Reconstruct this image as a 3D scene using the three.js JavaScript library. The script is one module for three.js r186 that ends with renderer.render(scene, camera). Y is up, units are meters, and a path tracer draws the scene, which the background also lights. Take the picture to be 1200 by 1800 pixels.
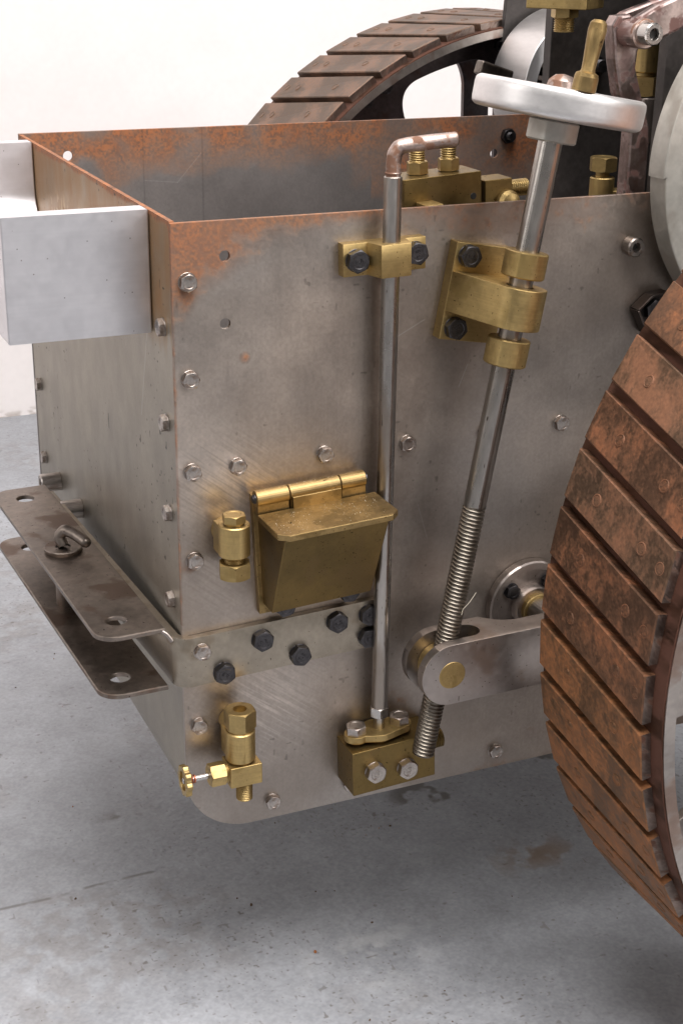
import * as THREE from 'three';
import { RoundedBoxGeometry } from 'three/addons/geometries/RoundedBoxGeometry.js';
import { mergeGeometries, toCreasedNormals, mergeVertices } from 'three/addons/utils/BufferGeometryUtils.js';
import { RectAreaLightUniformsLib } from 'three/addons/lights/RectAreaLightUniformsLib.js';
import { FontLoader } from 'three/addons/loaders/FontLoader.js';
import { TextGeometry } from 'three/addons/geometries/TextGeometry.js';
import { Brush, Evaluator, INTERSECTION, SUBTRACTION } from 'three-bvh-csg';

// ---------------------------------------------------------------- camera, light, exposure
const scene = new THREE.Scene();
const H0 = 0.587;                                   // height of the tender's top edge above the floor
const camera = new THREE.PerspectiveCamera(2 * Math.atan(900 / 2574.18) * 180 / Math.PI, 682 / 1024, 0.02, 30);
camera.rotation.order = 'YXZ';
camera.rotation.set(-0.37711, -0.41645, 0.01417);
camera.position.set(-0.2519, 0.15908 + H0, 0.82199);
const renderer = new THREE.WebGLRenderer({ antialias: true });
renderer.toneMapping = THREE.LinearToneMapping;
renderer.toneMappingExposure = 1.0;
renderer.shadowMap.enabled = true;
scene.background = new THREE.Color(0.30, 0.293, 0.289);   // white studio all round, evenly lit
RectAreaLightUniformsLib.init();

const LAMPS = [   // position, target, width, height, intensity, label
  [[0.15, 2.45, 0.75], [0.15, 0.2, -0.1], 1.8, 1.4, 10.5, 'large softbox lamp hanging overhead'],
  [[1.35, 1.7, 2.0], [0.1, 0.35, 0.0], 1.1, 1.3, 5.6, 'softbox lamp standing to the right of the camera'],
  [[-2.1, 1.4, -0.1], [0.0, 0.35, -0.2], 1.0, 1.2, 2.2, 'softbox lamp standing to the left of the tender'],
  [[0.4, 2.75, -0.75], [0.2, 0.9, -1.5], 2.4, 0.6, 3.0, 'long softbox lamp washing the white wall'],
];

// ---------------------------------------------------------------- noise and textures
function rng(s) { return () => { s |= 0; s = s + 0x6D2B79F5 | 0; let t = Math.imul(s ^ s >>> 15, 1 | s); t = t + Math.imul(t ^ t >>> 7, 61 | t) ^ t; return ((t ^ t >>> 14) >>> 0) / 4294967296; }; }
function hash(x, y, s) { let h = Math.imul(x, 374761393) ^ Math.imul(y, 668265263) ^ Math.imul(s, 1274126177); h = Math.imul(h ^ h >>> 13, 1103515245); h ^= h >>> 16; return (h >>> 0) / 4294967296; }
function vn(x, y, s, p = 0) {
  let xi = Math.floor(x), yi = Math.floor(y); const fx = x - xi, fy = y - yi;
  const u = fx * fx * (3 - 2 * fx), v = fy * fy * (3 - 2 * fy);
  let x1 = xi + 1, y1 = yi + 1;
  if (p) { xi = ((xi % p) + p) % p; x1 = ((x1 % p) + p) % p; yi = ((yi % p) + p) % p; y1 = ((y1 % p) + p) % p; }
  const a = hash(xi, yi, s), b = hash(x1, yi, s), c = hash(xi, y1, s), d = hash(x1, y1, s);
  return a + (b - a) * u + (c - a) * v + (a - b - c + d) * u * v;
}
function fbm(x, y, s, o = 4, p = 0) { let t = 0, a = 0.5, n = 0; for (let i = 0; i < o; i++) { t += a * vn(x, y, s + i * 17, p); n += a; a *= 0.5; x *= 2; y *= 2; if (p) p *= 2; } return t / n; }
const cl = (v, a = 0, b = 1) => v < a ? a : v > b ? b : v;
const ss = (a, b, v) => { const t = cl((v - a) / (b - a)); return t * t * (3 - 2 * t); };
const mix = (a, b, t) => a + (b - a) * t;
// f(u, v) -> [r, g, b (sRGB 0..255), roughness, metalness, height]; v runs up
function makeTex(w, h, f, tile = true, bump = true) {
  const c = new Uint8Array(w * h * 4), m = new Uint8Array(w * h * 4), b = bump ? new Uint8Array(w * h * 4) : null;
  for (let j = 0; j < h; j++) for (let i = 0; i < w; i++) {
    const o = f((i + 0.5) / w, (j + 0.5) / h), k = (j * w + i) * 4;
    c[k] = cl(o[0], 0, 255); c[k + 1] = cl(o[1], 0, 255); c[k + 2] = cl(o[2], 0, 255); c[k + 3] = 255;
    m[k] = 255; m[k + 1] = cl(o[3]) * 255; m[k + 2] = cl(o[4]) * 255; m[k + 3] = 255;
    if (bump) { const q = cl(o[5]) * 255; b[k] = b[k + 1] = b[k + 2] = q; b[k + 3] = 255; }
  }
  const T = (d, srgb) => { const t = new THREE.DataTexture(d, w, h, THREE.RGBAFormat); t.magFilter = THREE.LinearFilter; t.minFilter = THREE.LinearMipmapLinearFilter; t.generateMipmaps = true; if (srgb) t.colorSpace = THREE.SRGBColorSpace; if (tile) t.wrapS = t.wrapT = THREE.RepeatWrapping; t.needsUpdate = true; return t; };
  return { map: T(c, true), orm: T(m), bump: b ? T(b) : null };
}
function texMat(t, size, bumpScale = 0, extra = {}) {      // size: metres one tile covers (0 = uv already 0..1)
  for (const k of ['map', 'orm', 'bump']) if (t[k] && size) t[k].repeat.set(1 / size, 1 / size);
  return new THREE.MeshPhysicalMaterial({ map: t.map, roughnessMap: t.orm, metalnessMap: t.orm, roughness: 1, metalness: 1, ...(t.bump && bumpScale ? { bumpMap: t.bump, bumpScale } : {}), ...extra });
}
// a metal with blotches, fine grain and specks; tiles
function metalTex(seed, base, { rough = 0.4, rvar = 0.15, vary = 0.12, stain = null, stainAmt = 0, streak = 0, speck = 0, rust = 0, rustCol = [100, 68, 54], metal = 1, n = 384 } = {}) {
  return makeTex(n, n, (u, v) => {
    const big = fbm(u * 4, v * 4, seed, 4, 4), fine = fbm(u * 48, v * 48, seed + 5, 3, 48), st = streak ? vn(u * 3, v * 160, seed + 9, 480) - 0.5 : 0;
    let k = 1 + (big - 0.5) * 2 * vary + (fine - 0.5) * vary * 0.9 + st * streak;
    let r = base[0] * k, g = base[1] * k, b = base[2] * k, ro = rough + (big - 0.5) * rvar + (fine - 0.5) * rvar * 0.7, me = metal, hgt = 0.5 + (fine - 0.5) * 0.6 + st * 0.8;
    if (stain) { const q = ss(0.55, 0.72, fbm(u * 6 + 3, v * 6, seed + 31, 5, 6)) * stainAmt; r = mix(r, stain[0], q); g = mix(g, stain[1], q); b = mix(b, stain[2], q); ro += q * 0.12; }
    if (rust) { const q = ss(0.60 - rust * 0.25, 0.74 - rust * 0.2, fbm(u * 8, v * 8 + 5, seed + 71, 6, 8)); r = mix(r, rustCol[0], q); g = mix(g, rustCol[1], q); b = mix(b, rustCol[2], q); ro = mix(ro, 0.8, q); me = mix(me, 0.15, q); }
    if (speck) { const q = ss(1 - speck, 1 - speck * 0.5, vn(u * 90, v * 90, seed + 91, 90)); r = mix(r, r * 0.45, q); g = mix(g, g * 0.42, q); b = mix(b, b * 0.4, q); ro = mix(ro, 0.75, q); }
    return [r, g, b, ro, me, hgt];
  });
}
const gauss = (x, y, cx, cy, sx, sy) => Math.exp(-(((x - cx) / sx) ** 2) - (((y - cy) / sy) ** 2));
const RUSTS = [[168, 102, 62], [128, 86, 64], [106, 78, 64]];
function rustInto(o, q, x, y, s) {     // lays rust of amount q over a steel sample
  const t = fbm(x * 640, y * 640, s, 4), t2 = fbm(x * 70, y * 70, s + 3, 3), k = ss(0.3, 0.72, t * 0.65 + t2 * 0.35);
  const A = RUSTS[0], B = [0, 1, 2].map(i => mix(RUSTS[1][i], RUSTS[2][i], ss(0.4, 0.6, t2)));
  for (let i = 0; i < 3; i++) o[i] = mix(o[i], mix(B[i], A[i], k), q);
  o[3] = mix(o[3], 0.8, q); o[4] = mix(o[4], 0.1, q); o[5] = cl(o[5] + q * (t - 0.35) * 1.2);
  return o;
}
function scratch(x, y, ax, ay, bx_, by, w) { const dx = bx_ - ax, dy = by - ay, t = cl(((x - ax) * dx + (y - ay) * dy) / (dx * dx + dy * dy)), d = Math.hypot(x - ax - dx * t, y - ay - dy * t); return 1 - ss(w * 0.4, w, d); }

const BOLTS = [...[0, 1, 2, 3, 5].map(k => [0.0096, 0.0352 + 0.06 * k]), [0.0618, 0.4068], [0.2389, 0.4062], [0.0395, 0.1552], [0.099, 0.1547], [0.1581, 0.1546], [0.2759, 0.1544]];   // small rust marks round the bolts
// outer face of the near side plate, x 0..0.5, y -0.421..0
const sideTex = makeTex(1280, 1080, (u, v) => {
  const x = u * 0.5, y = -0.421 + v * 0.421, d = -y;
  const big = fbm(x * 14, y * 14, 3, 4), mid = fbm(x * 60, y * 60, 8, 4), fine = fbm(x * 700, y * 700, 12, 2), roll = vn(x * 900, y * 22, 15) - 0.5;
  let k = 1 + (big - 0.5) * 0.16 + (mid - 0.5) * 0.10 + (fine - 0.5) * 0.1 + roll * 0.02;
  const warm = fbm(x * 9 + 4, y * 9, 23, 3) - 0.5;
  const o = [183 * k + warm * 12, 172 * k, 163 * k - warm * 12, 0.45 + (big - 0.5) * 0.12 + (mid - 0.5) * 0.1 + (fine - 0.5) * 0.06, 1, 0.5 + (fine - 0.5) * 0.4 + roll * 0.12];
  // sanded bright swirls round the filler and the drain cock
  const sand = cl(gauss(x, d, 0.033, 0.165, 0.035, 0.026) * 1.0 + gauss(x, d, 0.055, 0.335, 0.035, 0.035) * 0.9 + gauss(x, d, 0.022, 0.23, 0.02, 0.03) * 0.4);
  if (sand > 0.02) { const a = x * 0.62 - d * 0.78, b = x * 0.78 + d * 0.62, s = vn(a * 900, b * 60, 41) * 0.6 + vn(a * 2300, b * 90, 42) * 0.4, q = sand * ss(0.3, 0.7, s + (big - 0.5) * 0.6); for (let i = 0; i < 3; i++) o[i] *= 1 + q * 0.16; o[3] -= q * 0.1; o[5] += (s - 0.5) * sand * 0.7; }
  // rust along the top edge, thick at the rear corner, with a line down the corner
  const n1 = fbm(x * 46, d * 46, 51, 5), n2 = fbm(x * 190, d * 190, 57, 4);
  let b = 0;
  b += 1.15 * Math.exp(-d / (0.008 + 0.021 * ss(0.1, 0.0, x))) * ss(0.19, 0.05, x) + 0.55 * Math.exp(-d / 0.006);
  b += 0.85 * gauss(x, d, 0.012, 0.018, 0.026, 0.022) + 0.5 * gauss(x, d, 0.006, 0.045, 0.008, 0.03);
  b += 0.52 * gauss(x, d, 0.20, 0.012, 0.05, 0.013) + 0.42 * gauss(x, d, 0.29, 0.014, 0.06, 0.012);
  b += 0.9 * Math.exp(-x / 0.0012) * (d < 0.26 ? 1 : 0.4) + 1.15 * gauss(x, d, 0.0452, 0.0852, 0.0042, 0.0042) + 0.5 * gauss(x, d, 0.0095, 0.0445, 0.004, 0.006);
  b += 0.55 * Math.exp(-(0.421 - d) / 0.007) * ss(0.16, 0.24, x) + 0.4 * gauss(x, d, 0.28, 0.40, 0.06, 0.012) + 0.3 * gauss(x, d, 0.16, 0.345, 0.02, 0.02);
  b += 0.32 * gauss(x, d, 0.005, 0.22, 0.006, 0.004) + 0.3 * gauss(x, d, 0.008, 0.236, 0.003, 0.004);
  for (const [bx0, by0] of BOLTS) b += 0.34 * gauss(x, d, bx0, by0 + 0.003, 0.0075, 0.0085);
  const q = ss(0.5, 0.86, b * 0.5 + n1 * 0.36 + n2 * 0.42 - 0.1) * 0.92;
  if (q > 0) rustInto(o, q, x, d, 61);
  const film = ss(0.3, 0.75, b * 0.6 + n1 * 0.35) * 0.6 * (1 - q); o[0] = mix(o[0], 134, film); o[1] = mix(o[1], 104, film); o[2] = mix(o[2], 88, film); o[3] += film * 0.15;
  // dull brown patina in blotches
  const pat = (0.3 + 0.7 * ss(0.32, 0.66, fbm(x * 22, d * 18, 77, 5))) * 0.32 * (1 - 0.6 * sand); o[0] = mix(o[0], 112, pat); o[1] = mix(o[1], 102, pat); o[2] = mix(o[2], 93, pat); o[3] += pat * 0.08;
  const sp = ss(0.88, 0.94, vn(x * 330, d * 330, 81)) * ss(0.6, 0.8, vn(x * 40, d * 40, 83)) * 0.3; for (let i = 0; i < 3; i++) o[i] *= 1 - sp * 0.5;
  const sc = scratch(x, d, 0.142, 0.085, 0.168, 0.072, 0.0005) * 0.3 + scratch(x, d, 0.195, 0.12, 0.201, 0.105, 0.0004) * 0.35 + scratch(x, d, 0.168, 0.20, 0.176, 0.226, 0.0005) * 0.2; for (let i = 0; i < 3; i++) o[i] = mix(o[i], 220, sc);
  return o;
}, false);
// inside of the far side plate (seen over the near one)
const farTex = makeTex(1024, 860, (u, v) => {
  const x = u * 0.5, d = 0.421 * (1 - v);
  const big = fbm(x * 12, d * 12, 103, 4), mid = fbm(x * 60, d * 60, 108, 4), fine = fbm(x * 600, d * 600, 112, 2);
  let k = 1 + (big - 0.5) * 0.3 + (mid - 0.5) * 0.1 + (fine - 0.5) * 0.08;
  const o = [128 * k, 122 * k, 120 * k, 0.45 + (big - 0.5) * 0.12 + (fine - 0.5) * 0.06, 0.45, 0.5 + (fine - 0.5) * 0.5];
  const n1 = fbm(x * 34, d * 34, 151, 5), n2 = fbm(x * 130, d * 130, 157, 4);
  let edge = 0.015 + 0.022 * vn(x * 13, 2.5, 161) + 0.012 * vn(x * 47, 4.5, 163) + (x > 0.32 ? 0.03 : 0);
  const b = ss(edge + 0.028, edge - 0.022, d + (n1 - 0.5) * 0.06 + (n2 - 0.5) * 0.02) + gauss(x, d, 0.075, 0.045, 0.02, 0.012) * 0.4;
  const q = ss(0.42, 0.95, b * 0.7 + n2 * 0.36) * (0.36 + 0.6 * ss(0.3, 0.65, n1)); rustInto(o, q, x, d, 165);
  const line = scratch(x, d, 0.105, 0.0, 0.105, 0.3, 0.0009) * 0.1 + scratch(x, d, 0.158, 0.0, 0.158, 0.3, 0.0009) * 0.1; for (let i = 0; i < 3; i++) o[i] *= 1 - line;
  const sc = scratch(x, d, 0.106, 0.043, 0.135, 0.046, 0.0005) * 0.2 + scratch(x, d, 0.135, 0.046, 0.157, 0.022, 0.0005) * 0.2; for (let i = 0; i < 3; i++) o[i] = mix(o[i], 200, sc);
  return o;
}, false);
// outer face of the rear plate: u across (0 = far side), v up
const rearTex = makeTex(1024, 1024, (u, v) => {
  const z = (1 - u) * 0.414, d = (1 - v) * 0.42;
  const big = fbm(z * 13, d * 13, 203, 4), mid = fbm(z * 70, d * 45, 208, 4), fine = fbm(z * 600, d * 600, 212, 2), drip = fbm(z * 150, d * 16, 218, 3);
  let k = 1 + (big - 0.5) * 0.2 + (mid - 0.5) * 0.14 + (fine - 0.5) * 0.08;
  const o = [156 * k, 149 * k, 138 * k, 0.46 + (big - 0.5) * 0.14 + (fine - 0.5) * 0.06, 1, 0.5 + (fine - 0.5) * 0.4];
  const n1 = fbm(z * 40, d * 40, 251, 5), n2 = fbm(z * 220, d * 160, 257, 4);
  // ochre water stain above the bracket's floor, streaked downward
  const st = ss(0.082, 0.055, d + (drip - 0.5) * 0.03 + (n1 - 0.5) * 0.02) * (0.8 + (n1 - 0.5) * 0.9 + (drip - 0.5) * 0.4); const s1 = cl(st) * 0.9;
  o[0] = mix(o[0], 142, s1); o[1] = mix(o[1], 104, s1); o[2] = mix(o[2], 66, s1); o[3] += s1 * 0.12; o[4] = mix(o[4], 0.25, s1);
  const white = ss(0.54, 0.64, n2 * 0.6 + drip * 0.4) * ss(0.02, 0.045, d) * ss(0.085, 0.06, d) * ss(0.05, 0.12, z) * ss(0.34, 0.28, z) * 0.8; o[0] = mix(o[0], 206, white); o[1] = mix(o[1], 190, white); o[2] = mix(o[2], 160, white);
  const r1 = ss(0.5, 0.72, 0.75 * Math.exp(-d / 0.006) + n1 * 0.35 + 0.6 * Math.exp(-z / 0.0022) + 0.9 * gauss(z, d, 0.245, 0.047, 0.0035, 0.010) + 0.4 * gauss(z, d, 0.02, 0.067, 0.01, 0.01)) * 0.85; rustInto(o, r1, z, d, 265);
  const spk = ss(0.9, 0.95, vn(z * 300, d * 300, 271)) * ss(0.55, 0.75, vn(z * 24, d * 24, 272)); for (let i = 0; i < 3; i++) o[i] *= 1 - spk * 0.55;
  const sc = scratch(z, d, 0.055, 0.08, 0.075, 0.14, 0.0011) * 0.25; for (let i = 0; i < 3; i++) o[i] = mix(o[i], 210, sc);
  return o;
}, false);
// grey painted concrete, tile 1.6 m
const floorTex = makeTex(2048, 2048, (u, v) => {
  const x = u * 1.6, y = v * 1.6, P = 8;
  const big = fbm(u * P, v * P, 303, 4, P), mid = fbm(u * 60, v * 60, 308, 4, 60), fine = vn(u * 900, v * 900, 312, 900), fine2 = vn(u * 420, v * 420, 313, 420);
  let k = 1 + (big - 0.5) * 0.16 + (mid - 0.5) * 0.16 + (fine - 0.5) * 0.10 + (fine2 - 0.5) * 0.06;
  const o = [153 * k, 155 * k, 160 * k, 0.52 + (mid - 0.5) * 0.25 + (fine - 0.5) * 0.1, 0, 0.5 + (mid - 0.5) * 0.5 + (fine2 - 0.5) * 0.35];
  // brown dust and scuffs
  const dirt = ss(0.5, 0.72, fbm(u * 11 + 3, v * 11, 331, 5, 11)) * ss(0.35, 0.65, fbm(u * 140, v * 140, 335, 3, 140)); const q = dirt * 0.2; o[0] = mix(o[0], 112, q); o[1] = mix(o[1], 100, q); o[2] = mix(o[2], 90, q); o[3] += q * 0.3;
  const speck = ss(0.86, 0.92, vn(u * 640, v * 640, 341, 640)) * ss(0.4, 0.7, fbm(u * 18, v * 18, 343, 3, 18)) * 0.42 + ss(0.93, 0.96, vn(u * 330, v * 330, 345, 330)) * 0.28; o[0] = mix(o[0], 72, speck); o[1] = mix(o[1], 62, speck); o[2] = mix(o[2], 54, speck);
  const chip = ss(0.66, 0.70, fbm(u * 26, v * 26, 351, 5, 26)) * ss(0.78, 0.84, vn(u * 13, v * 13, 353, 13)); o[0] = mix(o[0], 92, chip * 0.75); o[1] = mix(o[1], 88, chip * 0.75); o[2] = mix(o[2], 84, chip * 0.75); o[5] -= chip * 0.5; o[3] += chip * 0.2;
  const near_ = (cu, cv, su, sv) => gauss(u, v, cu, cv, su, sv), n5 = fbm(u * 90, v * 90, 371, 4, 90);
  const crack = ss(0.0016, 0.0004, Math.abs(v - 0.784 - (vn(u * 40, 3.3, 375) - 0.5) * 0.003)) * ss(0.8375, 0.83, u) * ss(0.45, 0.5, u) * ss(0.3, 0.55, n5) * 0.5, scuff = cl(near_(0.8325, 0.727, 0.012, 0.007) + near_(0.95, 0.79, 0.01, 0.004) * 0.8) * ss(0.42, 0.6, n5) * 0.8, brown = near_(0.0288, 0.847, 0.022, 0.012) * ss(0.46, 0.66, n5) * 0.6, lite = near_(0.906, 0.889, 0.03, 0.022) * ss(0.5, 0.7, n5) * 0.5;
  const dk = cl(crack + scuff); o[0] = mix(o[0], 82, dk); o[1] = mix(o[1], 78, dk); o[2] = mix(o[2], 74, dk); o[5] -= dk * 0.4; o[0] = mix(o[0], 110, brown); o[1] = mix(o[1], 84, brown); o[2] = mix(o[2], 62, brown); for (let i = 0; i < 3; i++) o[i] = mix(o[i], 205, lite); o[5] += lite * 0.6;
  const pale = ss(0.6, 0.75, fbm(u * 34, v * 34, 361, 4, 34)) * 0.06; for (let i = 0; i < 3; i++) o[i] = mix(o[i], 196, pale);
  return o;
});
const wallTex = makeTex(512, 512, (u, v) => { const f = fbm(u * 20, v * 20, 403, 5, 20), g = vn(u * 200, v * 200, 405, 200), k = 1 + (f - 0.5) * 0.03 + (g - 0.5) * 0.012; const dirt = ss(0.0, 0.004, v - 0.6667) * ss(0.020, 0.004, v - 0.6667 + (f - 0.5) * 0.03) * ss(0.42, 0.62, fbm(u * 60, v * 160, 411, 3, 60)) * 0.55; return [mix(246 * k, 150, dirt), mix(239 * k, 138, dirt), mix(237 * k, 128, dirt), 0.85, 0, f]; });

const M = {};
M.side = texMat(sideTex, 0, 0.00012);
M.far = texMat(farTex, 0, 0.0001);
M.rear = texMat(rearTex, 0, 0.0001);
M.floor = texMat(floorTex, 1.6, 0.0009);
M.wall = texMat(wallTex, 1.2, 0.0006);
M.steel = texMat(metalTex(11, [168, 158, 152], { rough: 0.4, stain: [128, 104, 88], stainAmt: 0.45, speck: 0.05 }), 0.16, 0.00006);
M.rod = texMat(metalTex(12, [172, 166, 160], { rough: 0.3, vary: 0.15, stain: [124, 108, 94], stainAmt: 0.4, speck: 0.06, streak: 0.02 }), 0.1, 0.00004);
M.rodRusty = texMat(metalTex(13, [176, 158, 150], { rough: 0.42, vary: 0.2, rust: 0.35, rustCol: [122, 88, 70] }), 0.06, 0.0001);
M.bright = texMat(metalTex(14, [196, 192, 188], { rough: 0.26, vary: 0.1 }), 0.05);
M.boltSteel = texMat(metalTex(15, [176, 168, 162], { rough: 0.34, vary: 0.22, stain: [120, 98, 84], stainAmt: 0.5 }), 0.03);
M.bolt = texMat(metalTex(16, [84, 82, 84], { rough: 0.42, vary: 0.3 }), 0.03);
M.alu = texMat(metalTex(17, [224, 222, 225], { rough: 0.42, vary: 0.04, rvar: 0.08, stain: [208, 205, 207], stainAmt: 0.25, speck: 0.02, streak: 0.015 }), 0.2);
M.aluWheel = texMat(metalTex(18, [226, 223, 222], { rough: 0.45, vary: 0.05, rvar: 0.06 }), 0.1);
M.brass = texMat(metalTex(19, [174, 150, 102], { rough: 0.44, vary: 0.12, stain: [146, 124, 78], stainAmt: 0.5, speck: 0.05, streak: 0.05 }), 0.09, 0.000012);
M.brassTurned = texMat(metalTex(20, [176, 152, 104], { rough: 0.42, vary: 0.12, rvar: 0.06, streak: 0.05, stain: [132, 110, 70], stainAmt: 0.5 }), 0.05);
M.brassDull = texMat(metalTex(21, [124, 104, 66], { rough: 0.46, vary: 0.14, stain: [128, 106, 74], stainAmt: 0.5, speck: 0.07 }), 0.09);
M.hitch = texMat(metalTex(22, [126, 116, 108], { rough: 0.4, vary: 0.28, stain: [104, 84, 72], stainAmt: 0.7, speck: 0.05, rust: 0.0, rustCol: [98, 70, 56] }), 0.14, 0.00006);
M.disc = texMat(metalTex(23, [178, 174, 166], { rough: 0.46, vary: 0.12, stain: [150, 142, 132], stainAmt: 0.6, metal: 0.55 }), 0.16);
M.black = texMat(metalTex(24, [74, 69, 67], { rough: 0.55, vary: 0.3, metal: 0.6 }), 0.14);
M.dark = texMat(metalTex(25, [88, 80, 76], { rough: 0.5, vary: 0.3, stain: [70, 54, 46], stainAmt: 0.5 }), 0.12);
M.tyre = texMat(metalTex(26, [92, 66, 54], { rough: 0.6, vary: 0.3, rust: 0.75, rustCol: [86, 52, 38] }), 0.12, 0.0002);
M.spoke = texMat(metalTex(27, [168, 160, 154], { rough: 0.44, vary: 0.16, stain: [120, 84, 66], stainAmt: 0.4 }), 0.12, 0.00005);
M.spokeDark = texMat(metalTex(29, [92, 84, 84], { rough: 0.45, vary: 0.25, stain: [90, 62, 52], stainAmt: 0.4 }), 0.12);
M.lever = texMat(metalTex(28, [164, 148, 144], { rough: 0.34, vary: 0.22, rust: 0.2, rustCol: [104, 76, 70], stain: [128, 104, 100], stainAmt: 0.6 }), 0.07, 0.0001);
M.sawn = texMat(metalTex(30, [142, 128, 120], { rough: 0.45, vary: 0.25, rust: 0.1, rustCol: [98, 66, 52], stain: [112, 88, 76], stainAmt: 0.6 }), 0.05);
M.thread = texMat(metalTex(31, [134, 126, 116], { rough: 0.36, vary: 0.2, stain: [96, 84, 72], stainAmt: 0.6 }), 0.06);
M.brassAged = texMat(metalTex(32, [158, 134, 92], { rough: 0.47, vary: 0.16, stain: [116, 96, 62], stainAmt: 0.6, speck: 0.07, streak: 0.05 }), 0.08, 0.000012);
M.strap = texMat(metalTex(33, [166, 156, 142], { rough: 0.42, vary: 0.14, stain: [132, 116, 98], stainAmt: 0.5, speck: 0.03 }), 0.12, 0.00004);
M.copper = new THREE.MeshPhysicalMaterial({ color: new THREE.Color(0.62, 0.25, 0.15), roughness: 0.4, metalness: 1 });
M.socket = new THREE.MeshPhysicalMaterial({ color: new THREE.Color(0.05, 0.048, 0.046), roughness: 0.6, metalness: 0.8 });
M.swarf = new THREE.MeshPhysicalMaterial({ color: new THREE.Color(0.75, 0.68, 0.55), roughness: 0.5, metalness: 0.3 });
M.crumb = new THREE.MeshPhysicalMaterial({ color: new THREE.Color(0.12, 0.075, 0.045), roughness: 0.9 });
// rusty strakes: four variants of tone
const strakeTex = [0, 1, 2, 3].map(i => makeTex(256, 256, (u, v) => {
  const s = 500 + i * 40, big = fbm(u * 3, v * 3, s, 5, 3), str = fbm(u * 16, v * 8, s + 3, 4, 16), fine = fbm(u * 60, v * 60, s + 7, 3, 60);
  const t = ss(0.34, 0.68, big * 0.55 + str * 0.3 + fine * 0.15 + (i - 1.5) * 0.02), D = [[112, 84, 66], [104, 78, 62], [114, 86, 64], [108, 86, 70]][i], O = [[146, 94, 62], [134, 86, 58], [150, 98, 60], [128, 88, 64]][i];
  const k = 1 + (fine - 0.5) * 0.25;
  return [mix(D[0], O[0], t) * k, mix(D[1], O[1], t) * k, mix(D[2], O[2], t) * k, mix(0.42, 0.68, t) + (fine - 0.5) * 0.1, mix(0.75, 0.25, t), 0.5 + (fine - 0.5) * 0.7];
}));
M.strake = strakeTex.map(t => texMat(t, 0.09, 0.0001));
const farStrakeTex = [0, 1].map(i => makeTex(256, 256, (u, v) => {
  const s = 700 + i * 40, big = fbm(u * 4, v * 4, s, 4, 4), fine = fbm(u * 50, v * 50, s + 7, 3, 50), t = ss(0.4, 0.7, big * 0.75 + fine * 0.25), k = 1 + (fine - 0.5) * 0.3;
  return [mix(96, 116, t) * k, mix(80, 88, t) * k, mix(68, 70, t) * k, 0.5 + (fine - 0.5) * 0.2, mix(0.7, 0.35, t), 0.5 + (fine - 0.5) * 0.7];
}));
M.farStrake = farStrakeTex.map(t => texMat(t, 0.09, 0.0001));

// ---------------------------------------------------------------- geometry helpers
const V2 = (x, y) => new THREE.Vector2(x, y), V3 = (x, y, z) => new THREE.Vector3(x, y, z);
let uvSeed = 0;
function boxUV(g) {                                  // uv in metres, by the axis each face points along
  if (g.userData.metric) return g;
  g = g.index ? g.toNonIndexed() : g; const p = g.attributes.position, uv = new Float32Array(p.count * 2), a = V3(0, 0, 0), b = V3(0, 0, 0), c = V3(0, 0, 0);
  const ox = (uvSeed * 0.0371) % 1, oy = (uvSeed * 0.0617) % 1; uvSeed++;
  for (let i = 0; i < p.count; i += 3) {
    a.fromBufferAttribute(p, i); b.fromBufferAttribute(p, i + 1).sub(a); c.fromBufferAttribute(p, i + 2).sub(a); b.cross(c);
    const ax = Math.abs(b.x), ay = Math.abs(b.y), az = Math.abs(b.z);
    for (let j = 0; j < 3; j++) { const x = p.getX(i + j), y = p.getY(i + j), z = p.getZ(i + j); let u, v; if (ax > ay && ax > az) { u = z; v = y; } else if (ay > az) { u = x; v = z; } else { u = x; v = y; } uv[(i + j) * 2] = u + ox; uv[(i + j) * 2 + 1] = v + oy; }
  }
  g.setAttribute('uv', new THREE.BufferAttribute(uv, 2)); g.userData.metric = true; return g;
}
function metric(g, lu, lv) { const uv = g.attributes.uv; for (let i = 0; i < uv.count; i++) uv.setXY(i, uv.getX(i) * lu + uvSeed * 0.0371, uv.getY(i) * lv + uvSeed * 0.0617); uvSeed++; g.userData.metric = true; return g; }
const clean = g => { g = g.index ? g.toNonIndexed() : g; for (const k of Object.keys(g.attributes)) if (!['position', 'normal', 'uv'].includes(k)) g.deleteAttribute(k); if (!g.attributes.uv) g.setAttribute('uv', new THREE.BufferAttribute(new Float32Array(g.attributes.position.count * 2), 2)); return g; };
const merge = (...gs) => { const g = mergeGeometries(gs.map(q => clean(boxUV(q)))); g.userData.metric = true; return g; };
const rbox = (w, h, d, r = 0.0006) => new RoundedBoxGeometry(w, h, d, 2, r);
const mv = (g, x, y, z) => g.translate(x, y, z);
function lathe(pts, seg = 48, cr = 0.6) {
  pts = pts.map(p => V2(Math.max(p[0], 0.00001), p[1])); let len = 0, R = 0; pts.forEach((p, i) => { R = Math.max(R, p.x); if (i) len += p.distanceTo(pts[i - 1]); });
  const g = new THREE.LatheGeometry(pts, seg); return metric(cr ? toCreasedNormals(g, cr) : g.toNonIndexed(), 6.2832 * R, len);
}
const rcyl = (r, h, b = 0.0004, seg = 40, r2 = r) => lathe([[0, 0], [r - b, 0], [r, b], [r2, h - b], [r2 - b, h], [0, h]], seg);   // along y, base at 0, edges broken
const alongZ = g => g.rotateX(Math.PI / 2), alongX = g => g.rotateZ(-Math.PI / 2);
function extr(shape, depth, bevel = 0.0004, seg = 24) { return new THREE.ExtrudeGeometry(shape, { depth: depth - 2 * bevel, bevelEnabled: bevel > 0, bevelThickness: bevel, bevelSize: bevel, bevelOffset: -bevel, bevelSegments: 2, curveSegments: seg }).translate(0, 0, bevel); }
const poly = pts => new THREE.Shape(pts.map(p => V2(p[0], p[1])));
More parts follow.
